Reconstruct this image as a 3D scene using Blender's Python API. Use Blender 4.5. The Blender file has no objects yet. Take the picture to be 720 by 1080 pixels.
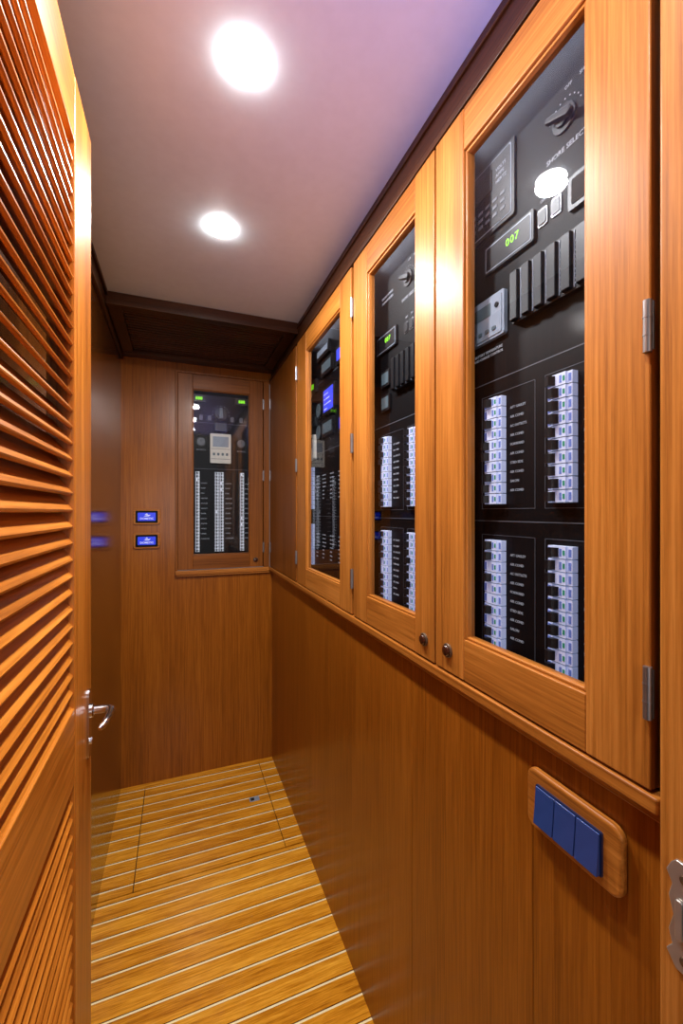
import bpy, bmesh, math, random
from mathutils import Vector, Matrix
random.seed(7)

scene = bpy.context.scene
scene.view_settings.view_transform = 'Standard'
scene.view_settings.exposure = 0.15

# ------------------------------------------------------------------ materials
def lin(r, g, b):
    def f(c):
        c /= 255.0
        return c / 12.92 if c <= 0.04045 else ((c + 0.055) / 1.055) ** 2.4
    return (f(r), f(g), f(b), 1.0)

def new_mat(name):
    m = bpy.data.materials.new(name)
    m.use_nodes = True
    nt = m.node_tree
    bsdf = nt.nodes['Principled BSDF']
    return m, nt, bsdf

def plain(name, col, rough=0.5, metal=0.0, emis=None, estr=0.0, noise=0.06, coat=0.0, spec=0.5):
    m, nt, b = new_mat(name)
    tc = nt.nodes.new('ShaderNodeTexCoord')
    n = nt.nodes.new('ShaderNodeTexNoise')
    n.inputs['Scale'].default_value = 40
    n.inputs['Detail'].default_value = 3
    nt.links.new(tc.outputs['Object'], n.inputs['Vector'])
    r = nt.nodes.new('ShaderNodeValToRGB')
    r.color_ramp.elements[0].position = 0.3
    r.color_ramp.elements[1].position = 0.7
    r.color_ramp.elements[0].color = tuple(c * (1 - noise) for c in col[:3]) + (1,)
    r.color_ramp.elements[1].color = tuple(min(1, c * (1 + noise)) for c in col[:3]) + (1,)
    nt.links.new(n.outputs['Fac'], r.inputs['Fac'])
    nt.links.new(r.outputs['Color'], b.inputs['Base Color'])
    b.inputs['Roughness'].default_value = rough
    b.inputs['Metallic'].default_value = metal
    b.inputs['Coat Weight'].default_value = coat
    b.inputs['Specular IOR Level'].default_value = spec
    if emis:
        b.inputs['Emission Color'].default_value = emis
        b.inputs['Emission Strength'].default_value = estr
    return m

def wood(name, axis, dark, mid, light, rough=0.38, coat=0.03, fine=190.0, broad=11.0, mixf=0.42, spec=0.25):
    m, nt, b = new_mat(name)
    L = nt.links
    tc = nt.nodes.new('ShaderNodeTexCoord')
    oi = nt.nodes.new('ShaderNodeObjectInfo')
    mul = nt.nodes.new('ShaderNodeVectorMath'); mul.operation = 'SCALE'
    comb = nt.nodes.new('ShaderNodeCombineXYZ')
    for i in range(3):
        L.new(oi.outputs['Random'], comb.inputs[i])
    L.new(comb.outputs[0], mul.inputs[0]); mul.inputs['Scale'].default_value = 7.0
    add = nt.nodes.new('ShaderNodeVectorMath'); add.operation = 'ADD'
    L.new(tc.outputs['Object'], add.inputs[0]); L.new(mul.outputs[0], add.inputs[1])
    def mapped(along):
        mp = nt.nodes.new('ShaderNodeMapping')
        s = [1.0, 1.0, 1.0]; s['XYZ'.index(axis)] = along
        mp.inputs['Scale'].default_value = s
        L.new(add.outputs[0], mp.inputs['Vector'])
        return mp
    n1 = nt.nodes.new('ShaderNodeTexNoise')
    n1.inputs['Scale'].default_value = fine; n1.inputs['Detail'].default_value = 5; n1.inputs['Roughness'].default_value = 0.7
    L.new(mapped(0.02).outputs[0], n1.inputs['Vector'])
    n2 = nt.nodes.new('ShaderNodeTexNoise')
    n2.inputs['Scale'].default_value = broad; n2.inputs['Detail'].default_value = 5; n2.inputs['Distortion'].default_value = 0.6
    L.new(mapped(0.08).outputs[0], n2.inputs['Vector'])
    mx = nt.nodes.new('ShaderNodeMix')
    mx.inputs[0].default_value = mixf
    L.new(n1.outputs['Fac'], mx.inputs[2]); L.new(n2.outputs['Fac'], mx.inputs[3])
    r = nt.nodes.new('ShaderNodeValToRGB')
    e = r.color_ramp.elements
    e[0].position = 0.36; e[0].color = dark
    e[1].position = 0.64; e[1].color = light
    k = e.new(0.5); k.color = mid
    L.new(mx.outputs[0], r.inputs['Fac'])
    L.new(r.outputs['Color'], b.inputs['Base Color'])
    b.inputs['Roughness'].default_value = rough
    b.inputs['Coat Weight'].default_value = coat
    b.inputs['Coat Roughness'].default_value = 0.15
    b.inputs['Specular IOR Level'].default_value = spec
    bp = nt.nodes.new('ShaderNodeBump'); bp.inputs['Strength'].default_value = 0.08; bp.inputs['Distance'].default_value = 0.001
    L.new(n1.outputs['Fac'], bp.inputs['Height']); L.new(bp.outputs[0], b.inputs['Normal'])
    return m

FD, FM, FL = lin(126, 70, 22), lin(168, 102, 38), lin(196, 126, 56)
frame_wood = {a: wood('teak_frame_' + a, a, FD, FM, FL) for a in 'XYZ'}
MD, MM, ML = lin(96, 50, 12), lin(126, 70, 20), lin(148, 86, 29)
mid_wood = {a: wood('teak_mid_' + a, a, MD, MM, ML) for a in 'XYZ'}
WD, WM, WL = lin(116, 60, 11), lin(144, 80, 18), lin(164, 96, 27)
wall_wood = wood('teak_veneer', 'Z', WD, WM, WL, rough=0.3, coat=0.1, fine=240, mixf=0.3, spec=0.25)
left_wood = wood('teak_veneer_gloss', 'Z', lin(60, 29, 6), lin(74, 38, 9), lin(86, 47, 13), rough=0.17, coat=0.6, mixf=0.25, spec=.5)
dark_wood = {a: wood('dark_teak_' + a, a, lin(46, 24, 10), lin(64, 34, 14), lin(84, 47, 20)) for a in 'XYZ'}
door_wood = {a: wood('teak_door_' + a, a, lin(130, 70, 18), lin(180, 106, 32), lin(210, 134, 50), rough=.32, spec=.35) for a in 'YZ'}

def floor_mat():
    m, nt, b = new_mat('teak_holly_floor')
    L = nt.links
    g = nt.nodes.new('ShaderNodeNewGeometry')
    sp = nt.nodes.new('ShaderNodeSeparateXYZ'); L.new(g.outputs['Position'], sp.inputs[0])
    def math_(op, a, bb, clamp=False):
        n = nt.nodes.new('ShaderNodeMath'); n.operation = op; n.use_clamp = clamp
        for i, v in enumerate((a, bb)):
            if v is None: continue
            if isinstance(v, (int, float)): n.inputs[i].default_value = v
            else: L.new(v, n.inputs[i])
        return n.outputs[0]
    pitch = 0.058
    dv = math_('DIVIDE', math_('ADD', sp.outputs[1], 5.03), pitch)
    fr = math_('FRACT', dv, None)
    fl = math_('FLOOR', dv, None)
    stripe = math_('LESS_THAN', fr, 0.085)
    edge = math_('LESS_THAN', fr, 0.13)
    comb = nt.nodes.new('ShaderNodeCombineXYZ')
    L.new(math_('MULTIPLY', sp.outputs[0], 0.045), comb.inputs[0])
    L.new(sp.outputs[1], comb.inputs[1])
    L.new(math_('MULTIPLY', fl, 3.17), comb.inputs[2])
    n1 = nt.nodes.new('ShaderNodeTexNoise'); n1.inputs['Scale'].default_value = 260; n1.inputs['Detail'].default_value = 6; n1.inputs['Roughness'].default_value = .7
    L.new(comb.outputs[0], n1.inputs['Vector'])
    n2 = nt.nodes.new('ShaderNodeTexNoise'); n2.inputs['Scale'].default_value = 30; n2.inputs['Detail'].default_value = 5; n2.inputs['Distortion'].default_value = 0.5
    L.new(comb.outputs[0], n2.inputs['Vector'])
    mx = nt.nodes.new('ShaderNodeMix'); mx.inputs[0].default_value = 0.4
    L.new(n1.outputs['Fac'], mx.inputs[2]); L.new(n2.outputs['Fac'], mx.inputs[3])
    r = nt.nodes.new('ShaderNodeValToRGB'); e = r.color_ramp.elements
    e[0].position = 0.36; e[0].color = lin(158, 88, 10)
    e[1].position = 0.64; e[1].color = lin(250, 182, 60)
    k = e.new(0.5); k.color = lin(216, 142, 32)
    L.new(mx.outputs[0], r.inputs['Fac'])
    m0 = nt.nodes.new('ShaderNodeMix'); m0.data_type = 'RGBA'
    L.new(edge, m0.inputs[0]); L.new(r.outputs['Color'], m0.inputs[6]); m0.inputs[7].default_value = lin(96, 50, 8)
    mc = nt.nodes.new('ShaderNodeMix'); mc.data_type = 'RGBA'
    L.new(stripe, mc.inputs[0]); L.new(m0.outputs[2], mc.inputs[6]); mc.inputs[7].default_value = lin(255, 240, 190)
    L.new(mc.outputs[2], b.inputs['Base Color'])
    b.inputs['Roughness'].default_value = 0.24
    b.inputs['Coat Weight'].default_value = 0.25
    return m
floor_m = floor_mat()

ceil_m = plain('ceiling_vinyl', lin(224, 236, 242), 0.42, noise=0.02)
black_m = plain('black_panel', lin(9, 9, 12), 0.5, noise=0.02, spec=0.14)
black2_m = plain('black_plastic', lin(20, 20, 24), 0.4, spec=0.35)
gap_m = plain('dark_gap', lin(16, 9, 5), 0.8)
white_m = plain('breaker_white_glow', lin(216, 222, 240), 0.4, emis=lin(175, 195, 250), estr=0.28)  # emission painted in so breaker bodies look lit; also used for display marks
greyw_m = plain('breaker_grey_white_glow', lin(225, 228, 235), 0.4, emis=lin(205, 210, 225), estr=0.3)  # glow built into the end-panel breaker bodies to look lit
cream_m = plain('cream_plastic', lin(205, 200, 188), 0.4, emis=lin(225, 220, 205), estr=0.08)  # weak emission lifts the plastic as if lit; the unit is no lamp
blueband_m = plain('breaker_blue_band_glow', lin(110, 135, 205), 0.4, emis=lin(90, 115, 215), estr=0.15)  # band carries a faint glow too, as if lit from inside the cabinet
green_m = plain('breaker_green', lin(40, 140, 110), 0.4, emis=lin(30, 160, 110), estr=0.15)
txt_m = plain('white_print', lin(150, 155, 165), 0.5, emis=lin(200, 205, 215), estr=0.13)  # print glows faintly in its material to look lit
line_m = plain('grey_line', lin(90, 95, 104), 0.5)
led_m = plain('green_led', lin(130, 220, 30), 0.5, emis=lin(140, 245, 30), estr=1.0)
blue_led_m = plain('blue_display', lin(50, 60, 200), 0.4, emis=lin(70, 80, 230), estr=0.8)
blue_scr_m = plain('navy_display', lin(8, 14, 60), 0.3, emis=lin(15, 45, 210), estr=1.0)
greydev_m = plain('grey_device', lin(140, 152, 168), 0.4)
lcd_m = plain('lcd_grey', lin(84, 100, 108), 0.3)
chrome_m = plain('chrome', lin(205, 205, 210), 0.16, metal=1.0, noise=0.02)
steel_m = plain('brushed_steel', lin(150, 150, 155), 0.35, metal=0.9)
bronze_m = plain('bronze_metal', lin(110, 92, 76), 0.4, metal=0.7)
silver_m = plain('aged_silver', lin(190, 186, 180), 0.28, metal=0.75)
knob_m = plain('dark_knob', lin(60, 28, 16), 0.2, coat=0.5)
rocker_m = plain('blue_rocker', lin(40, 64, 124), 0.22, coat=.3)
trimw_m = plain('lamp_rim', lin(240, 240, 240), 0.3, emis=(1, .99, .97, 1), estr=.6)  # weak emission on the rim stands in for glow around the lens
lamp_m = plain('lamp_lens', lin(255, 250, 240), 0.4, emis=(1, 0.99, 0.98, 1), estr=40)

def glass_mat():
    m = bpy.data.materials.new('cabinet_glass'); m.use_nodes = True
    nt = m.node_tree; nt.nodes.clear()
    out = nt.nodes.new('ShaderNodeOutputMaterial')
    tr = nt.nodes.new('ShaderNodeBsdfTransparent'); tr.inputs[0].default_value = (0.94, 0.95, 0.97, 1)
    gl = nt.nodes.new('ShaderNodeBsdfGlossy'); gl.inputs['Roughness'].default_value = 0.01
    lw = nt.nodes.new('ShaderNodeLayerWeight'); lw.inputs['Blend'].default_value = 0.5
    pw = nt.nodes.new('ShaderNodeMath'); pw.operation = 'POWER'; pw.inputs[1].default_value = 5
    ma = nt.nodes.new('ShaderNodeMath'); ma.operation = 'MULTIPLY_ADD'; ma.inputs[1].default_value = 0.9; ma.inputs[2].default_value = 0.028
    mx = nt.nodes.new('ShaderNodeMixShader')
    nt.links.new(lw.outputs['Facing'], pw.inputs[0]); nt.links.new(pw.outputs[0], ma.inputs[0]); nt.links.new(ma.outputs[0], mx.inputs[0])
    nt.links.new(tr.outputs[0], mx.inputs[1]); nt.links.new(gl.outputs[0], mx.inputs[2])
    nt.links.new(mx.outputs[0], out.inputs[0])
    return m
glass_m = glass_mat()

# ------------------------------------------------------------------ builders
W = {}
WF = lambda a, b, d: (a, b, d)                 # world frame
def RF(P): return lambda a, b, d: (P - d, -a, b)    # plane on the right wall, a = -Y
def BF(P): return lambda a, b, d: (a, P - d, b)     # plane on the back wall
def LF(P): return lambda a, b, d: (P + d, a, b)     # plane facing +X

def register(o, center, parent):
    scene.collection.objects.link(o)
    c = Vector(center)
    W[o.name] = c
    if parent is not None:
        o.parent = parent
        o.location = c - W[parent.name]
    else:
        o.location = c

def top(o, label, category, group=None):
    o['label'] = label; o['category'] = category
    if group: o['group'] = group
    return o

def structure(o, label=None):
    o['kind'] = 'structure'
    if label: o['label'] = label
    return o

def empty(name, loc, label, category, group=None):
    o = bpy.data.objects.new(name, None)
    o.empty_display_size = 0.05
    register(o, loc, None)
    return top(o, label, category, group)

class MB:
    def __init__(s): s.v = []; s.f = []; s.m = []
    def prism(s, F, pts, d0, d1, mi=0, cap_mi=None):
        n = len(pts); o = len(s.v)
        for d in (d0, d1):
            for (a, b) in pts: s.v.append(F(a, b, d))
        s.f.append([o + i for i in range(n)]); s.m.append(mi)
        s.f.append([o + n + i for i in reversed(range(n))]); s.m.append(mi if cap_mi is None else cap_mi)
        for i in range(n):
            j = (i + 1) % n
            s.f.append([o + i, o + n + i, o + n + j, o + j]); s.m.append(mi)
        return s
    def box(s, F, a0, a1, b0, b1, d0, d1, mi=0):
        return s.prism(F, [(a0, b0), (a1, b0), (a1, b1), (a0, b1)], d0, d1, mi)
    def rr(s, F, a0, a1, b0, b1, d0, d1, r, mi=0, seg=6):
        pts = []
        for (cx, cy, st) in ((a1 - r, b0 + r, -90), (a1 - r, b1 - r, 0), (a0 + r, b1 - r, 90), (a0 + r, b0 + r, 180)):
            for i in range(seg + 1):
                t = math.radians(st + 90 * i / seg)
                pts.append((cx + r * math.cos(t), cy + r * math.sin(t)))
        return s.prism(F, pts, d0, d1, mi)
    def cyl(s, F, a, b, r, d0, d1, mi=0, seg=28):
        return s.prism(F, [(a + r * math.cos(2 * math.pi * i / seg), b + r * math.sin(2 * math.pi * i / seg)) for i in range(seg)], d0, d1, mi)
    def lathe(s, F, a, b, prof, mi=0, seg=28):
        o = len(s.v)
        for (r, d) in prof:
            for i in range(seg):
                t = 2 * math.pi * i / seg
                s.v.append(F(a + r * math.cos(t), b + r * math.sin(t), d))
        for k in range(len(prof) - 1):
            for i in range(seg):
                j = (i + 1) % seg
                s.f.append([o + k * seg + i, o + k * seg + j, o + (k + 1) * seg + j, o + (k + 1) * seg + i]); s.m.append(mi)
        s.f.append([o + i for i in range(seg)]); s.m.append(mi)
        s.f.append([o + (len(prof) - 1) * seg + i for i in range(seg)]); s.m.append(mi)
        return s
    def tube(s, pts, rad, mi=0, seg=14):
        P = [Vector(p) for p in pts]; o = len(s.v); n = len(P)
        up = Vector((0, 0, 1))
        for k in range(n):
            t = (P[min(k + 1, n - 1)] - P[max(k - 1, 0)]).normalized()
            u = t.cross(up)
            if u.length < 1e-3: u = t.cross(Vector((1, 0, 0)))
            u.normalize(); w = u.cross(t).normalized()
            r = rad[k] if isinstance(rad, (list, tuple)) else rad
            for i in range(seg):
                a = 2 * math.pi * i / seg
                s.v.append(tuple(P[k] + u * math.cos(a) * r + w * math.sin(a) * r))
        for k in range(n - 1):
            for i in range(seg):
                j = (i + 1) % seg
                s.f.append([o + k * seg + i, o + k * seg + j, o + (k + 1) * seg + j, o + (k + 1) * seg + i]); s.m.append(mi)
        s.f.append([o + i for i in range(seg)]); s.m.append(mi)
        s.f.append([o + (n - 1) * seg + i for i in range(seg)]); s.m.append(mi)
        return s
    def mesh(s, name, mats):
        xs = [[v[i] for v in s.v] for i in range(3)]
        c = Vector([(min(x) + max(x)) / 2 for x in xs])
        me = bpy.data.meshes.new(name)
        me.from_pydata([tuple(Vector(v) - c) for v in s.v], [], s.f)
        for m in mats: me.materials.append(m)
        for p, mi in zip(me.polygons, s.m): p.material_index = mi
        bm = bmesh.new(); bm.from_mesh(me)
        bmesh.ops.recalc_face_normals(bm, faces=bm.faces)
        for f in bm.faces: f.smooth = True
        for e in bm.edges:
            if len(e.link_faces) == 2 and e.calc_face_angle(0) > math.radians(32): e.smooth = False
        bm.to_mesh(me); bm.free()
        return me, c
    def make(s, name, mats, parent=None, bevel=0.0, seg=2):
        if not isinstance(mats, (list, tuple)): mats = [mats]
        me, c = s.mesh(name, mats)
        o = bpy.data.objects.new(name, me)
        register(o, c, parent)
        if bevel:
            b = o.modifiers.new('bevel', 'BEVEL'); b.width = bevel; b.segments = seg
            b.limit_method = 'ANGLE'; b.angle_limit = math.radians(40); b.harden_normals = True
        return o

def inst(name, me, center, parent):
    o = bpy.data.objects.new(name, me)
    register(o, center, parent)
    return o

def text(name, body, F, a, b, d, size, mat, parent, align='LEFT', spacing=1.0, extr=0.0003, bold=0.0, chars=1.0):
    cu = bpy.data.curves.new('txt', 'FONT')
    cu.body = body; cu.size = size; cu.align_x = align; cu.align_y = 'CENTER'
    cu.space_line = spacing; cu.extrude = extr; cu.offset = bold; cu.resolution_u = 2
    cu.space_character = chars
    tmp = bpy.data.objects.new('txt', cu); scene.collection.objects.link(tmp)
    dg = bpy.context.evaluated_depsgraph_get(); dg.update()
    me = bpy.data.meshes.new_from_object(tmp.evaluated_get(dg))
    bpy.data.objects.remove(tmp)
    vs = [Vector(F(a + v.co.x, b + v.co.y, d + v.co.z)) for v in me.vertices]
    c = Vector([(min(v[i] for v in vs) + max(v[i] for v in vs)) / 2 for i in range(3)])
    for v, p in zip(me.vertices, vs): v.co = p - c
    me.materials.clear(); me.materials.append(mat)
    me.name = name
    o = bpy.data.objects.new(name, me)
    register(o, c, parent)
    return o

# ------------------------------------------------------------------ dimensions
XL, XR, YB, ZC, Y0 = -0.245, 0.452, 2.15, 2.03, -1.2
PD = 0.437   # face plane of the cabinet doors
ZG0, ZG1, ZD0, ZD1 = 1.060, 1.866, 0.992, 1.936

# ------------------------------------------------------------------ structure
HX0, HX1, HY0, HY1 = -0.14, 0.378, 1.55, 2.125
m = MB()
m.box(WF, XL - .05, XR + .2, Y0, HY0 - .0035, -0.02, 0, 0)
m.box(WF, XL - .05, HX0 - .003, HY0 + .0025, YB + .05, -0.02, 0, 0)
m.box(WF, HX1 + .003, XR + .2, HY0 + .0025, YB + .05, -0.02, 0, 0)
m.box(WF, HX0 - .003, HX1 + .003, HY1 + .0025, YB + .05, -0.02, 0, 0)
m.box(WF, XL - .05, XR + .2, Y0, YB + .05, -0.04, -0.02, 1)
structure(m.make('floor', [floor_m, gap_m]), 'teak and holly striped boat floor')

h = empty('floor_hatch', ((HX0 + HX1) / 2, (HY0 + HY1) / 2, -0.02), 'teak and holly striped floor access hatch with flush latch', 'hatch')
MB().box(WF, HX0, HX1, HY0 + .0025, HY1, -0.02, -0.0002).make('panel', floor_m, h)
lt = MB(); lt.rr(WF, .292, .334, 1.845, 1.873, -0.0002, 0.0012, .003, 0); lt.rr(WF, .297, .312, 1.85, 1.868, 0.0008, 0.0016, .002, 1); lt.rr(WF, .315, .330, 1.85, 1.868, 0.0012, 0.0022, .002, 0)
lt.make('latch', [greydev_m, black2_m], h)['label'] = 'flush steel pull latch'

structure(MB().box(WF, XL - .05, XR + .2, Y0, YB + .2, ZC, ZC + .03).make('ceiling', ceil_m), 'smooth pale grey ceiling panel')
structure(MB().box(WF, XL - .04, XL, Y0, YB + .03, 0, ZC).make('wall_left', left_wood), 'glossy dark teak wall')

m = MB()
ys = [Y0, 0.4365, 0.755, 2.15]
for i in range(3):
    m.box(WF, XR, XR + .03, ys[i] + .0006, ys[i + 1] - .0006, 0, 0.972)
m.box(WF, XR + .002, XR + .028, Y0, YB, 0, .971)
m.box(WF, XR + .0004, XR + .03, Y0, 0.05, .972, ZC)
structure(m.make('wall_right', wall_wood), 'teak veneer wall panelling')

m = MB()
m.box(WF, XL - .04, -.003, YB, YB + .02, 0, ZC)
m.box(WF, -.003, XR + .03, YB, YB + .02, 0, .975)
m.box(WF, -.003, XR + .03, YB, YB + .02, 1.934, ZC)
structure(m.make('wall_back', wall_wood), 'teak veneer end wall')

# ledge trims
m = MB()
m.box(WF, .434, XR + .02, .266, YB, .972, .989)
m.box(WF, .441, XR + .02, .266, YB, .962, .972)
structure(m.make('trim_1', frame_wood['Y'], bevel=.003), 'teak ledge moulding under the cabinets')
m = MB()
m.box(WF, -.014, .434, YB - .022, YB, .968, .989)
m.box(WF, -.010, .437, YB - .016, YB, .959, .968)
structure(m.make('trim_2', frame_wood['X'], bevel=.003), 'teak ledge moulding under the cabinet')
# crown mouldings
m = MB()
m.box(WF, .436, XR + .15, .266, YB, 1.939, 1.952)
m.box(WF, .447, XR + .15, .2665, YB, 1.951, ZC)
m.box(WF, .443, XR + .02, .267, YB, 2.006, 2.014)
structure(m.make('trim_3', dark_wood['Y'], bevel=.002), 'dark teak crown moulding')
m = MB()
m.box(WF, XL, XL + .012, .85, YB, 1.97, ZC)
m.box(WF, XL, XL + .020, .849, YB, 2.016, ZC)
structure(m.make('trim_4', dark_wood['Y'], bevel=.002), 'dark teak crown moulding')
m = MB()
m.box(WF, -.013, -.004, YB - .017, YB, .989, 1.947)
m.box(WF, -.013, .437, YB - .0165, YB, 1.937, 1.947)
m.box(WF, .4062, .4368, YB - .015, YB + .006, .989, 1.9365)
structure(m.make('trim_6', mid_wood['Z'], bevel=.002), 'thin teak surround of the end cabinet')
# dropped slatted end panel in the ceiling
m = MB()
sx0, sx1, sy0, sy1 = XL + .013, .446, 1.625, YB - .001
m.box(WF, sx0, sx1, sy0, sy0 + .05, 1.990, ZC)
m.box(WF, sx0, sx1, sy0 - .006, sy0 + .012, 1.984, 1.998)
m.box(WF, sx0, sx1, sy1 - .06, sy1, 1.985, ZC)
m.box(WF, sx0 + .001, sx0 + .045, sy0 + .02, sy1 - .02, 1.988, ZC - .004)
m.box(WF, sx1 - .045, sx1 - .001, sy0 + .02, sy1 - .02, 1.988, ZC - .004)
m.box(WF, sx0 + .01, sx1 - .01, sy0 + .03, sy1 - .03, 2.012, ZC - .002)
y = sy0 + .052
while y < sy1 - .07:
    m.box(WF, sx0 + .045, sx1 - .045, y, y + .016, 2.0, 2.014); y += .024
structure(m.make('trim_5', dark_wood['X'], bevel=.0015), 'dark teak slatted ceiling grille')
# near door jamb
m = MB()
m.box(WF, .429, .62, .06, .262, 0, ZC)
m.box(WF, .440, .62, .262, .268, 0, ZC, 1)
structure(m.make('door_1', [frame_wood['Z'], gap_m], bevel=.003), 'teak door jamb')

# ------------------------------------------------------------------ strike on the jamb
st = empty('door_strike', (.429, .24, .846), 'shiny silver door strike on the teak jamb', 'door strike')
F = RF(.429)
m = MB()
pl = [(-.250, .856), (-.246, .850), (-.215, .850), (-.215, .950), (-.246, .950), (-.250, .945), (-.254, .936), (-.249, .926), (-.252, .914), (-.248, .898), (-.252, .882), (-.249, .870), (-.254, .862)]
m.prism(F, pl, -.001, .003)
m.make('plate', silver_m, st, bevel=.001)
m = MB()
m.rr(F, -.239, -.222, .884, .912, .0028, .0042, .003)
m.make('slot', black2_m, st)
m = MB()
m.rr(F, -.245, -.239, .880, .916, .003, .006, .002)
m.make('keeper', silver_m, st, bevel=.001)
for bb in (.862, .936):
    m = MB(); m.lathe(F, -.238, bb, [(.0045, .003), (.004, .0042), (.001, .0048)])
    m.make('screw', bronze_m, st)

# ------------------------------------------------------------------ cabinets
def cabinet(right, a0, a1, g0, g1, body_a, knob, hinge_a, label, solid=False):
    F = RF(PD) if right else BF(YB - .015)
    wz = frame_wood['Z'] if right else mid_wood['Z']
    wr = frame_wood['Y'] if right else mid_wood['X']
    ctr = F((a0 + a1) / 2, ZD0, -.05)
    cab = empty('wall_cabinet', ctr, label, 'cabinet')
    ba0, ba1 = body_a
    m = MB()
    t = .012; d0, d1 = -.021, -.16
    m.box(F, ba0, ba0 + t, ZD0 - .002, ZD1 + .002, d0, d1)
    m.box(F, ba1 - t, ba1, ZD0 - .002, ZD1 + .002, d0, d1)
    m.box(F, ba0 + .001, ba1 - .001, ZD0 - .002, ZD0 + t, d0 - .0005, d1)
    m.box(F, ba0 + .001, ba1 - .001, ZD1 - t, ZD1 + .002, d0 - .0005, d1)
    m.box(F, ba0, ba1, ZD0 - .002, ZD1 + .002, d1, d1 - .01)
    m.make('body', dark_wood['Z'], cab)
    g = .0015
    door = MB()
    if solid:
        door.box(F, a0 + g, a1 - g, ZD0, ZD1, 0, -.018)
        d = door.make('door', mid_wood['Z'], cab, bevel=.0025)
    else:
        door.box(F, a0 + g, g0, ZD0, ZD1, 0, -.02, 0)
        door.box(F, g1, a1 - g, ZD0, ZD1, 0, -.02, 0)
        door.box(F, g0, g1, ZD0, ZG0, -.0004, -.02, 1)
        door.box(F, g0, g1, ZG1, ZD1, -.0004, -.02, 1)
        w = .005
        door.box(F, g0, g0 + w, ZG0, ZG1, -.004, -.02, 0)
        door.box(F, g1 - w, g1, ZG0, ZG1, -.004, -.02, 0)
        door.box(F, g0, g1, ZG0, ZG0 + w, -.0045, -.02, 1)
        door.box(F, g0, g1, ZG1 - w, ZG1, -.0045, -.02, 1)
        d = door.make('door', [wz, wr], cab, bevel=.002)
        gl = MB(); gl.box(F, g0 + w, g1 - w, ZG0 + w, ZG1 - w, -.0115, -.012)
        gl.make('glass_pane', glass_m, d)
    if knob:
        ka, kb = knob
        k = MB()
        k.lathe(F, ka, kb, [(.0125, 0), (.0125, .002), (.0115, .003), (.010, .0032), (.0095, .0015)], 1)
        k.lathe(F, ka, kb, [(.0095, .0), (.0095, .005), (.008, .007), (.004, .008), (.0005, .0082)], 0)
        k.make('knob', [knob_m, bronze_m], d)['label'] = 'round dark push knob'
    for z in (1.09, 1.455, 1.82) if hinge_a is not None else ():
        hb = MB()
        hr = .004 if right else .003
        hb.cyl(lambda a, b, dd: F(a, dd, b), hinge_a, .002, hr, z - .026, z + .026)
        for zz in (z - .009, z + .009):
            hb.cyl(lambda a, b, dd: F(a, dd, b), hinge_a, .002, hr + .0004, zz - .0008, zz + .0008)
        hb.box(F, hinge_a - hr - .001, hinge_a + hr + .001, z - .024, z + .024, -.001, .0008)
        hb.make('hinge', steel_m, d)['label'] = 'steel butt hinge'
    return cab

cabinet(True, -.648, -.273, -.567, -.346, (-.650, -.268), (-.609, 1.029), -.276,
        'teak cabinet with glass door beside the door jamb')
cabinet(True, -1.032, -.650, -.946, -.719, (-1.045, -.650), (-.684, 1.027), -1.037,
        'teak cabinet with glass door between two glazed cabinets')
cabinet(True, -1.600, -1.045, -1.480, -1.133, (-1.604, -1.045), None, -1.608,
        'wide teak cabinet with glass door over blue-lit instruments')
cabinet(True, -2.132, -1.618, 0, 0, (-2.148, -1.606), None, -2.118,
        'teak cabinet with plain solid door in the corner', solid=True)
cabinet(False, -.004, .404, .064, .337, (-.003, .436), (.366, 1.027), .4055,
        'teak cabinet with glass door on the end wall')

# ------------------------------------------------------------------ breakers
def breaker_meshes(F, tag, w=.038, h=.0165, dp=.013, body=None, band=None):
    m = MB()
    m.box(F, -w / 2, w / 2, -h / 2, h / 2, 0, dp * .75, 0)
    m.box(F, -w * .26, w * .3, -h / 2, h / 2, dp * .75, dp, 0)
    m.box(F, -w * .5, -w * .38, -h * .36, h * .36, dp * .75, dp * .8, 1)
    m.box(F, w * .19, w * .27, -h * .2, h * .2, dp, dp + .0005, 2)
    m.box(F, w * .36, w * .46, -h * .3, h * .3, dp * .75, dp * .79, 1)
    m.box(F, w * .05, w * .14, -h * .3, h * .3, dp, dp + .0004, 1)
    m.box(F, -w * .5, w * .5, -h * .5, -h * .46, 0, dp * .77, 3)
    m.box(F, -w * .27, w * .31, -h * .5, -h * .46, dp * .75, dp * 1.01, 3)
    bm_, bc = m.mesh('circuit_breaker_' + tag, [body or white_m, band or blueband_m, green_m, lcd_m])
    t = MB()
    t.prism(lambda a, b, d: F(a, d, b), [(-w * .28, dp + .002), (-w * .22, dp), (w * .02, dp), (w * .0, dp + .003), (-w * .10, dp + .008), (-w * .25, dp + .008)], -h * .38, h * .38, 0)
    tm, tcn = t.mesh('toggle_' + tag, [black2_m])
    return bm_, bc, tm, tcn, w

def breaker_column(panel, F, meshes, a, b0, b1, n, skip=.12, shift=.0):
    bm_, bc, tm, tcn, w = meshes
    o0 = Vector(F(0, 0, 0))
    st = (b1 - b0) / n
    for i in range(n):
        off = Vector(F(a, b0 + st * (i + .5), 0)) - o0
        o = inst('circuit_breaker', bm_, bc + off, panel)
        if random.random() > skip:
            ex = Vector(F(-w * .14 if random.random() < shift else 0, 0, 0)) - o0
            inst('toggle', tm, tcn + off + ex, o)

PR = .482
FR = RF(PR)
br_right = breaker_meshes(FR, 'right')

def plate(F, panel, a0, a1, lines):
    m = MB()
    m.box(F, a0, a1, ZD0 + .013, ZD1 - .013, -.006, 0, 0)
    m.make('panel_plate', black_m, panel)
    m = MB()
    for (x0, x1, z0, z1) in lines:
        m.box(F, x0, x1, z0, z1, 0, .0004)
    m.make('engraved_line', line_m, panel)

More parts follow.
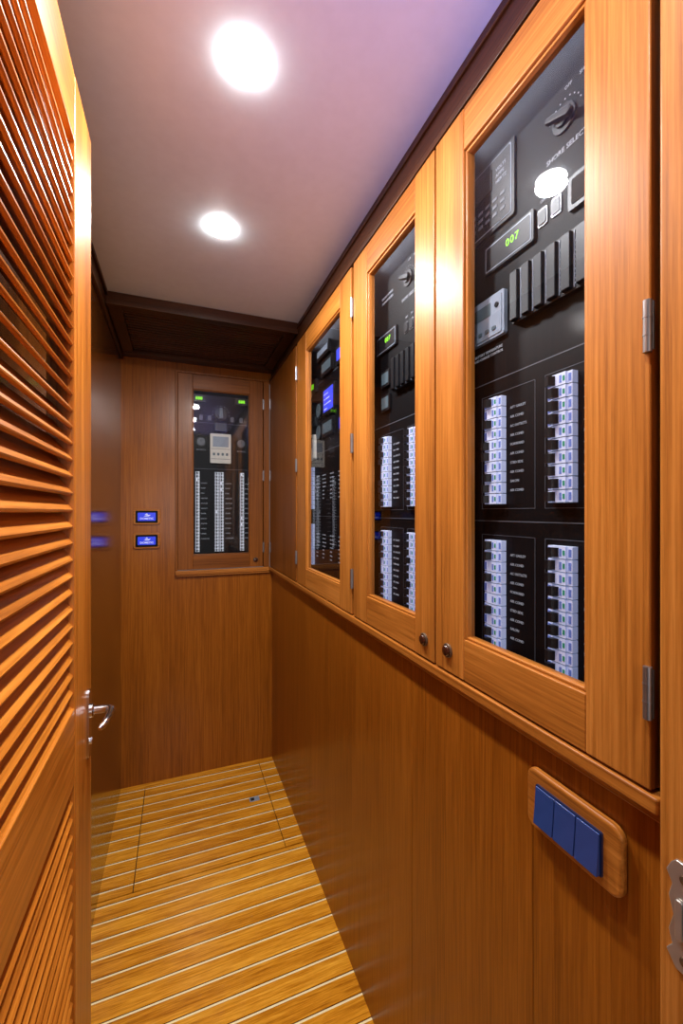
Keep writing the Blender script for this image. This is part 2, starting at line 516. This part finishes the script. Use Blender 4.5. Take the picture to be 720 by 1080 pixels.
LABELS = ['AFT GALLEY\nAIR COND', 'AC OUTLETS\nAIR COND', 'FORWARD\nAIR COND', 'STBD SIDE\nAIR COND', 'SALON\nAIR COND']
def ac_panel(o, label, second=False):
    F = FR
    p = empty('electrical_panel', F(-.46 + o, ZD0 + .013, 0), label, 'electrical panel')
    lines = [(-.635 + o, -.285 + o, 1.4845, 1.486), (-.635 + o, -.285 + o, 1.2545, 1.256)]
    for (c0, c1) in ((-.575, -.462), (-.444, -.31)):
        for (z0, z1) in ((1.275, 1.462), (1.045, 1.232)):
            lines += [(c0 + o, c1 + o, z1, z1 + .0007), (c0 + o, c1 + o, z0, z0 + .0007), (c0 + o, c0 + .0007 + o, z0, z1), (c1 + o, c1 + .0007 + o, z0, z1)]
    plate(F, p, -.636 + o, -.284 + o, lines)
    for ca in (-.538, -.411):
        for (z0, z1) in ((1.282, 1.454), (1.052, 1.225)):
            breaker_column(p, F, br_right, ca + o, z0, z1, 10, skip=.2 if ca < -.5 else .05, shift=.2 if ca < -.5 else .5)
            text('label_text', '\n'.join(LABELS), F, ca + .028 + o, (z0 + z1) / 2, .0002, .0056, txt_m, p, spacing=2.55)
    sa = -.412 if not second else -.440
    rs = MB(); rs.cyl(F, sa + o, 1.797, .018, 0, .003, 0); rs.cyl(F, sa + o, 1.797, .011, .003, .007, 0)
    r = rs.make('rotary_switch', black2_m, p, bevel=.001)
    k = MB()
    k.prism(F, [(sa + o + x * math.cos(-.35) - y_ * math.sin(-.35), 1.797 + x * math.sin(-.35) + y_ * math.cos(-.35)) for x, y_ in ((-.020, -.004), (.018, -.006), (.023, 0), (.018, .006), (-.020, .004))], .007, .015)
    k.make('handle', black2_m, r, bevel=.002)
    text('label_text', 'SHORE SELECTOR', F, sa + .009 + o, 1.757, .0002, .0095, txt_m, p, 'CENTER')
    text('label_text', 'OFF      SHORE 1', F, sa + .024 + o, 1.836, .0002, .0065, txt_m, p, 'CENTER')
    sc = MB()
    for i in range(9):
        t = math.radians(20 + i * 17)
        cx, cz = sa + o + .026 * math.cos(t), 1.797 + .026 * math.sin(t)
        sc.box(F, cx - .0008, cx + .0008, cz - .0008, cz + .0008, 0, .0004)
    sc.make('dial_mark', txt_m, p)
    if not second:
        m = MB(); m.rr(F, -.612 + o, -.498 + o, 1.728, 1.848, 0, .004, .004, 0)
        m.rr(F, -.606 + o, -.504 + o, 1.734, 1.842, .004, .0048, .003, 1); m.rr(F, -.6045 + o, -.5055 + o, 1.7355, 1.8405, .0045, .0054, .003, 0)
        dv = m.make('monitoring_unit', [black2_m, greydev_m], p)
        m = MB(); m.box(F, -.596 + o, -.545 + o, 1.795, 1.828, .005, .0065); m.make('screen', gap_m, dv)
        m = MB()
        for i in range(5):
            for j in range(3): m.box(F, -.594 + i * .017 + o, -.584 + i * .017 + o, 1.748 + j * .012, 1.753 + j * .012, .005, .0062)
        m.make('keypad', line_m, dv)
        text('label_text', 'VOLTS\nAMPS\nHERTZ', F, -.536 + o, 1.81, .0056, .0075, txt_m, dv, spacing=1.3)
    mz = 0.0 if not second else .004
    mo = 0.0 if not second else -.028
    m = MB(); m.rr(F, -.564 + o + mo, -.460 + o + mo, 1.663 + mz, 1.709 + mz, 0, .005, .003, 0); m.rr(F, -.560 + o + mo, -.464 + o + mo, 1.666 + mz, 1.706 + mz, .005, .0056, .002, 1)
    m.rr(F, -.558 + o + mo, -.466 + o + mo, 1.668 + mz, 1.704 + mz, .0054, .0062, .002, 0)
    mt = m.make('digital_meter', [black2_m, greydev_m], p)
    text('digit', '007', F, -.500 + o + mo, 1.688 + mz, .0064, .0165, led_m, mt, 'CENTER', chars=1.15)
    for a in (-.447, -.424):
        m = MB(); m.rr(F, a - .008 + o, a + .008 + o, 1.676, 1.70, 0, .002, .002, 0); m.rr(F, a - .0065 + o, a + .0065 + o, 1.678, 1.698, .002, .0035, .0015, 1)
        m.make('toggle_switch', [steel_m, black2_m], p)
        text('label_text', 'OFF', F, a + o, 1.712, .0002, .006, txt_m, p, 'CENTER')
    m = MB(); m.rr(F, -.403 + o, -.335 + o, 1.664, 1.708, 0, .005, .003, 0); m.rr(F, -.397 + o, -.341 + o, 1.670, 1.702, .005, .0058, .002, 1)
    m.make('digital_meter', [black2_m, gap_m], p)
    for i in range(6):
        a = -.496 + i * .0225
        m = MB(); m.box(F, a + o, a + .0220 + o, 1.555, 1.634, 0, .010, 0)
        m.box(F, a + .0165 + o, a + .0182 + o, 1.558, 1.631, .010, .0108, 1)
        for j in range(10): m.box(F, a + .0182 + o, a + .0208 + o, 1.562 + j * .006, 1.5635 + j * .006, .010, .0108, 1)
        mb = m.make('main_breaker', [black2_m, greydev_m], p)
        m = MB()
        prof = [(.010, 1.557), (.010, 1.632), (.015, 1.631), (.016, 1.630), (.016, 1.559), (.015, 1.558)]
        m.prism(lambda x, y_, d: F(d, y_, x), prof, a + .001 + o, a + .0145 + o)
        m.make('toggle', black2_m, mb, bevel=.0008)
    if not second:
        m = MB(); m.rr(F, -.610 + o, -.516 + o, 1.552, 1.622, 0, .007, .004, 0); m.rr(F, -.605 + o, -.521 + o, 1.556, 1.618, .007, .008, .003, 0)
        gd = m.make('battery_controller', greydev_m, p)
        m = MB(); m.box(F, -.585 + o, -.545 + o, 1.591, 1.611, .008, .0088); m.make('screen', lcd_m, gd)
        for i in range(4):
            m = MB(); m.rr(F, -.590 + i * .016 + o, -.581 + i * .016 + o, 1.564, 1.570, .008, .0092, .002); m.make('button', lcd_m, gd)
        m = MB(); m.cyl(F, -.531 + o, 1.602, .004, .008, .0095); m.make('knob', black2_m, gd)
        text('label_text', 'BATTERY TEMPERATURE\nAND CHARGE CONTROL', F, -.56 + o, 1.533, .0002, .0060, txt_m, p, 'CENTER', spacing=1.2)
    else:
        for z in (1.60, 1.54):
            m = MB(); m.rr(F, -.565 + o, -.52 + o, z - .02, z + .02, 0, .006, .003, 0); m.rr(F, -.560 + o, -.525 + o, z - .014, z + .014, .006, .0068, .002, 1)
            m.make('digital_meter', [black2_m, lcd_m], p)
        text('label_text', 'SHORE POWER\nTRANSFORMER', F, -.54 + o, 1.80, .0002, .0085, txt_m, p, 'CENTER', spacing=1.4)
    for a in (-.62, -.30):
        for z in (1.475, 1.265, 1.90):
            m = MB(); m.lathe(F, a + o, z, [(.004, 0), (.004, .001), (.001, .002)], seg=14)
            m.make('screw', steel_m, p)
    return p
ac_panel(0, 'black electrical panel with breaker columns and green meter reading 007')
ac_panel(-.380, 'black electrical panel with breaker columns, narrow view between cabinets', True)

# wide instrument panel
F = FR
p = empty('electrical_panel', F(-1.32, ZD0 + .013, 0), 'black instrument panel with blue screen and green readout', 'electrical panel')
plate(F, p, -1.588, -1.06, [(-1.58, -1.06, 1.4845, 1.486), (-1.58, -1.06, 1.2545, 1.256), (-1.58, -1.06, 1.74, 1.7415)])
m = MB(); m.rr(F, -1.39, -1.275, 1.605, 1.70, 0, .01, .005); dv = m.make('chart_display', black2_m, p, bevel=.001)
m = MB(); m.box(F, -1.38, -1.285, 1.615, 1.69, .01, .0108, 0)
for i in range(4): m.box(F, -1.374, -1.374 + .03 + .014 * ((i * 7) % 4), 1.622 + i * .017, 1.625 + i * .017, .0108, .0112, 1)
m.make('screen', [blue_led_m, white_m], dv)
m = MB(); m.rr(F, -1.56, -1.47, 1.715, 1.765, 0, .01, .004); mt = m.make('digital_meter', black2_m, p)
text('digit', '888', F, -1.515, 1.74, .0104, .030, led_m, mt, 'CENTER')
for (x0, x1, z0, z1, sm) in ((-1.41, -1.30, 1.745, 1.80, lcd_m), (-1.23, -1.15, 1.60, 1.70, lcd_m), (-1.26, -1.16, 1.74, 1.80, blue_led_m),
                             (-1.40, -1.29, 1.53, 1.59, lcd_m), (-1.24, -1.16, 1.52, 1.58, blue_scr_m), (-1.46, -1.33, 1.815, 1.86, greydev_m)):
    m = MB(); m.rr(F, x0, x1, z0, z1, 0, .01, .004, 0); m.rr(F, x0 + .010, x1 - .010, z0 + .012, z1 - .012, .01, .0108, .002, 1)
    m.make('digital_meter', [black2_m, sm], p)
m = MB(); m.rr(F, -1.57, -1.49, 1.47, 1.56, 0, .014, .004, 0); m.rr(F, -1.56, -1.50, 1.51, 1.55, .014, .015, .003, 1)
m.make('battery_controller', [cream_m, lcd_m], p)
for (aa, zz) in ((-1.45, 1.64), (-1.45, 1.56)):
    m = MB(); m.cyl(F, aa, zz, .028, 0, .006, 0); m.cyl(F, aa, zz, .024, .006, .007, 1); m.box(F, aa - .001, aa + .001, zz, zz + .019, .007, .008, 0)
    m.make('gauge', [black2_m, lcd_m], p)
for ca in (-1.53,):
    for (z0, z1) in ((1.28, 1.44), (1.07, 1.225)):
        breaker_column(p, F, br_right, ca, z0, z1, 9)
for ca in (-1.49, -1.42, -1.34, -1.26):
    for (z0, z1) in ((1.28, 1.44), (1.07, 1.225)):
        text('label_text', '\n'.join(['NAV LIGHTS', 'BILGE PUMP', 'WATER PUMP', 'VHF RADIO', 'HORN', 'WIPERS', 'SPARE']), F, ca, (z0 + z1) / 2, .0002, .0065, txt_m, p, spacing=2.1)

# end-wall panel
FB = BF(2.185)
br_back = breaker_meshes(FB, 'back', w=.020, h=.0150, dp=.012, body=greyw_m, band=line_m)
p = empty('electrical_panel', FB(.216, ZD0 + .013, 0), 'black electrical panel with tall breaker columns and cream unit', 'electrical panel')
plate(FB, p, .012, .42, [(.012, .42, 1.4845, 1.486), (.012, .42, 1.715, 1.7165)])
for ca, n in ((.088, 25), (.180, 25), (.203, 25), (.304, 25)):
    breaker_column(p, FB, br_back, ca, 1.072, 1.47, n)
for ca in (.106, .224, .320):
    text('label_text', '\n'.join(['LIGHTS', 'PUMP', 'FAN', 'HEATER', 'OUTLET', 'GALLEY', 'SPARE', 'RADIO', 'RADAR', 'HORN', 'WIPER', 'CHARGER']), FB, ca - .002, 1.275, .0002, .009, txt_m, p, spacing=2.8)
for ca, s in ((.095, '888'), (.302, '888')):
    m = MB(); m.rr(FB, ca - .03, ca + .03, 1.815, 1.85, 0, .01, .003); mt = m.make('digital_meter', black2_m, p)
    text('digit', s, FB, ca, 1.832, .0104, .022, led_m, mt, 'CENTER', bold=.0003)
m = MB(); m.cyl(FB, .20, 1.765, .030, 0, .006, 0); m.cyl(FB, .20, 1.765, .018, .006, .012, 0); rsw = m.make('rotary_switch', black2_m, p, bevel=.001)
m = MB(); m.prism(FB, [(.194, 1.792), (.206, 1.792), (.209, 1.740), (.191, 1.740)], .012, .020); m.make('handle', lcd_m, rsw, bevel=.002)
m = MB()
for i in range(9):
    t = math.radians(-10 + i * 25)
    cx, cz = .2 + .040 * math.cos(t), 1.765 + .040 * math.sin(t)
    m.box(FB, cx - .0015, cx + .0015, cz - .0015, cz + .0015, 0, .0005)
m.make('dial_mark', txt_m, p)
m = MB(); m.rr(FB, .148, .248, 1.515, 1.662, 0, .014, .004, 0); m.box(FB, .153, .243, 1.585, 1.587, .014, .0145, 1); m.box(FB, .153, .243, 1.535, 1.537, .014, .0145, 1)
dv = m.make('control_unit', [cream_m, line_m], p)
m = MB(); m.box(FB, .160, .236, 1.596, 1.648, .014, .015); m.make('screen', greydev_m, dv)
for i in range(4):
    m = MB(); m.rr(FB, .160 + i * .021, .171 + i * .021, 1.553, 1.566, .014, .016, .003); m.make('button', lcd_m, dv)
m = MB(); m.rr(FB, .168, .230, 1.675, 1.716, 0, .018, .004); m.make('toggle_switch', black2_m, p, bevel=.002)
for ca in (.105, .30):
    m = MB(); m.cyl(FB, ca, 1.62, .022, 0, .004, 0); m.cyl(FB, ca, 1.62, .0185, .004, .005, 1); m.box(FB, ca - .001, ca + .001, 1.62, 1.635, .005, .006, 0)
    m.make('gauge', [black2_m, line_m], p)
    text('label_text', 'DC VOLTS', FB, ca, 1.58, .0002, .009, txt_m, p, 'CENTER')
for ca in (.105, .145, .255, .30):
    m = MB(); m.rr(FB, ca - .008, ca + .008, 1.728, 1.752, 0, .006, .002); m.make('toggle_switch', line_m, p)

# ------------------------------------------------------------------ wall control plates
F = BF(YB)
for i, zc in enumerate((1.248, 1.136)):
    c = empty('control_panel', F(-.137, zc - .037, 0), 'small teak-framed control panel with glowing blue display', 'control panel', 'blue display panels on the end wall')
    m = MB(); m.rr(F, -.195, -.079, zc - .037, zc + .037, -.001, .010, .012); m.make('plate', frame_wood['X'], c, bevel=.003)
    m = MB(); m.rr(F, -.184, -.090, zc - .028, zc + .028, .010, .0125, .004); m.make('bezel', black_m, c)
    m = MB(); m.rr(F, -.175, -.099, zc - .019, zc + .019, .0125, .0132, .003); s = m.make('screen', blue_scr_m, c)
    text('lettering', 'DOMETIC', F, -.137, zc - .009, .0134, .013, white_m, c, 'CENTER', bold=.0003)
    m = MB()
    m.prism(F, [(-.150, zc + .002), (-.128, zc + .002), (-.120, zc + .009), (-.138, zc + .007)], .0132, .0138)
    m.prism(F, [(-.146, zc + .009), (-.131, zc + .010), (-.136, zc + .016)], .0132, .0138)
    m.make('symbol', white_m, c)

F = RF(XR)
c = empty('light_switch', F(-.371, .848, 0), 'teak switch plate with three dark blue rocker switches', 'light switch')
dz = .008
m = MB(); m.rr(F, -.437, -.306, .841 + dz, .920 + dz, 0, .011, .014); m.make('plate', frame_wood['Y'], c, bevel=.004, seg=3)
m = MB(); m.rr(F, -.419, -.327, .854 + dz, .904 + dz, .011, .0135, .002); m.make('frame', plain('navy_frame', lin(20, 30, 66), .4), c)
for i in range(3):
    a = -.4175 + i * .030
    m = MB()
    m.prism(lambda x, y_, d: F(d, y_, x), [(.0135, .8555 + dz), (.0135, .9025 + dz), (.0158, .9025 + dz), (.0175, .879 + dz), (.020, .8555 + dz)], a, a + .0288)
    m.make('rocker', rocker_m, c, bevel=.0008)

# ------------------------------------------------------------------ louvred door
DX = -.135; DT = .035; DY0, DY1 = .19, .798; DZ1 = 1.885; LZ1 = 1.79
dr = empty('louvered_door', (DX - DT / 2, DY0, 0.01), 'open orange teak louvered door with chrome lever handle', 'door')
F = LF(DX - DT)
SW = .115
m = MB()
m.box(F, DY0, DY0 + SW, .012, DZ1, 0, DT, 0)
m.box(F, DY1 - SW, DY1, .012, DZ1, 0, DT, 0)
m.box(F, DY0 + SW, DY1 - SW, LZ1, DZ1 - .0004, .0004, DT - .0004, 1)
m.box(F, DY0 + SW, DY1 - SW, .887, .995, .0004, DT - .0004, 1)
m.box(F, DY0 + SW, DY1 - SW, .012, .16, .0004, DT - .0004, 1)
m.make('frame', [door_wood['Z'], door_wood['Y']], dr, bevel=.002)
def louvers(z0, z1):
    m = MB()
    n = int(round((z1 - z0) / .0232)); st_ = (z1 - z0) / n
    for i in range(n):
        zc = z0 + st_ * (i + .5)
        ang = math.radians(-51)
        pts = []
        hw, ht = .0215, .0028
        for (u_, v_) in ((-hw, -ht * .5), (-hw + .0012, -ht), (hw - .0012, -ht), (hw, -ht * .5), (hw, ht * .5), (hw - .0012, ht), (-hw + .0012, ht), (-hw, ht * .5)):
            pts.append((DT / 2 + u_ * math.cos(ang) - v_ * math.sin(ang), zc + u_ * math.sin(ang) + v_ * math.cos(ang)))
        m.prism(lambda x, z, y_: F(y_, z, x), pts, DY0 + SW - .004, DY1 - SW + .004)
    return m.make('louver_slats', door_wood['Y'], dr)
louvers(.995, LZ1)
louvers(.16, .887)
hd = MB()
HZ = .950
hd.rr(LF(DX), .762, .784, HZ - .075, HZ + .035, 0, .003, .010)
hd.lathe(LF(DX), .773, HZ, [(.011, .003), (.011, .007), (.008, .009)])
pts = [(DX + .004, .773, HZ), (DX + .020, .773, HZ), (DX + .029, .771, HZ), (DX + .034, .765, HZ), (DX + .035, .755, HZ), (DX + .034, .742, HZ), (DX + .032, .730, HZ - .001), (DX + .029, .720, HZ - .003), (DX + .025, .714, HZ - .005)]
rad = [.0066, .0066, .0066, .0064, .006, .0056, .0054, .005, .003]
hd.tube(pts, rad)
hd.cyl(LF(DX), .773, HZ - .048, .005, .003, .006)
hd.make('handle', chrome_m, dr)['label'] = 'chrome lever handle on a long plate'

# ------------------------------------------------------------------ downlights
def lamp(x, y, en):
    e = empty('downlight', (x, y, ZC), 'round recessed ceiling downlight, glowing white', 'downlight', 'ceiling downlights')
    Fd = lambda a, b, d: (a, b, ZC - d)
    m = MB()
    m.lathe(Fd, x, y, [(.0350, 0), (.0345, .0008), (.033, .0012)], seg=48); m.make('rim', trimw_m, e)
    m = MB(); m.lathe(Fd, x, y, [(.0332, .001), (.032, .006), (.028, .010), (.018, .013), (.001, .014)], seg=48); m.make('lens', lamp_m, e)
    l = bpy.data.lights.new('downlight_lamp', 'AREA'); l.shape = 'DISK'; l.size = .066; l.energy = en; l.color = (1, .97, .93)
    o = bpy.data.objects.new('downlight_light', l); scene.collection.objects.link(o)
    o.parent = e; o.location = (0, 0, -.017)
lamp(.105, .713, 8.5)
lamp(.105, 1.156, 9)
lamp(.105, .27, 4.5)  # out of view; added to brighten the near frames, louvers and floor

def area(name, loc, rot, sx, sy, en, col, spread=180):
    l = bpy.data.lights.new(name, 'AREA'); l.shape = 'RECTANGLE'; l.size = sx; l.size_y = sy; l.energy = en; l.color = col
    l.spread = math.radians(spread)
    o = bpy.data.objects.new(name, l); scene.collection.objects.link(o)
    o.location = loc; o.rotation_euler = [math.radians(r) for r in rot]
area('passage_light', (-.06, -.9, 1.3), (102, 0, 0), .3, .8, 4.8, (1, .97, .94))
sl = bpy.data.lights.new('violet_ceiling_spot', 'SPOT'); sl.energy = 26; sl.color = (.30, .29, 1); sl.spot_size = math.radians(66); sl.spot_blend = 1; sl.shadow_soft_size = .05  # added unseen spot, tints the near right ceiling blue-violet
so = bpy.data.objects.new('violet_ceiling_spot', sl); scene.collection.objects.link(so)
so.location = (.28, -.22, 1.50)
so.rotation_euler = (Vector((.33, .42, 2.08)) - so.location).to_track_quat('-Z', 'Y').to_euler()
for (y, s, en) in ((.46, .3, .22), (.845, .3, .22), (1.32, .45, .18)):
    area('cabinet_light', (.461, y, 1.914), (0, -8, 0), .008, s, en, (.75, .84, 1))
area('cabinet_light', (.2, 2.165, 1.914), (-8, 0, 0), .3, .008, .3, (.9, .92, 1))

w = bpy.data.worlds.new('world'); scene.world = w; w.use_nodes = True
w.node_tree.nodes['Background'].inputs[0].default_value = (.92, .9, .92, 1)
w.node_tree.nodes['Background'].inputs[1].default_value = .15

cam = bpy.data.cameras.new('camera'); co = bpy.data.objects.new('camera', cam); scene.collection.objects.link(co)
cam.sensor_fit = 'VERTICAL'; cam.sensor_height = 36; cam.lens = 440 / 1080 * 36; cam.clip_start = .01
co.location = (0, 0, 1.27); co.rotation_euler = (math.radians(90), 0, math.radians(-21.35))
scene.camera = co
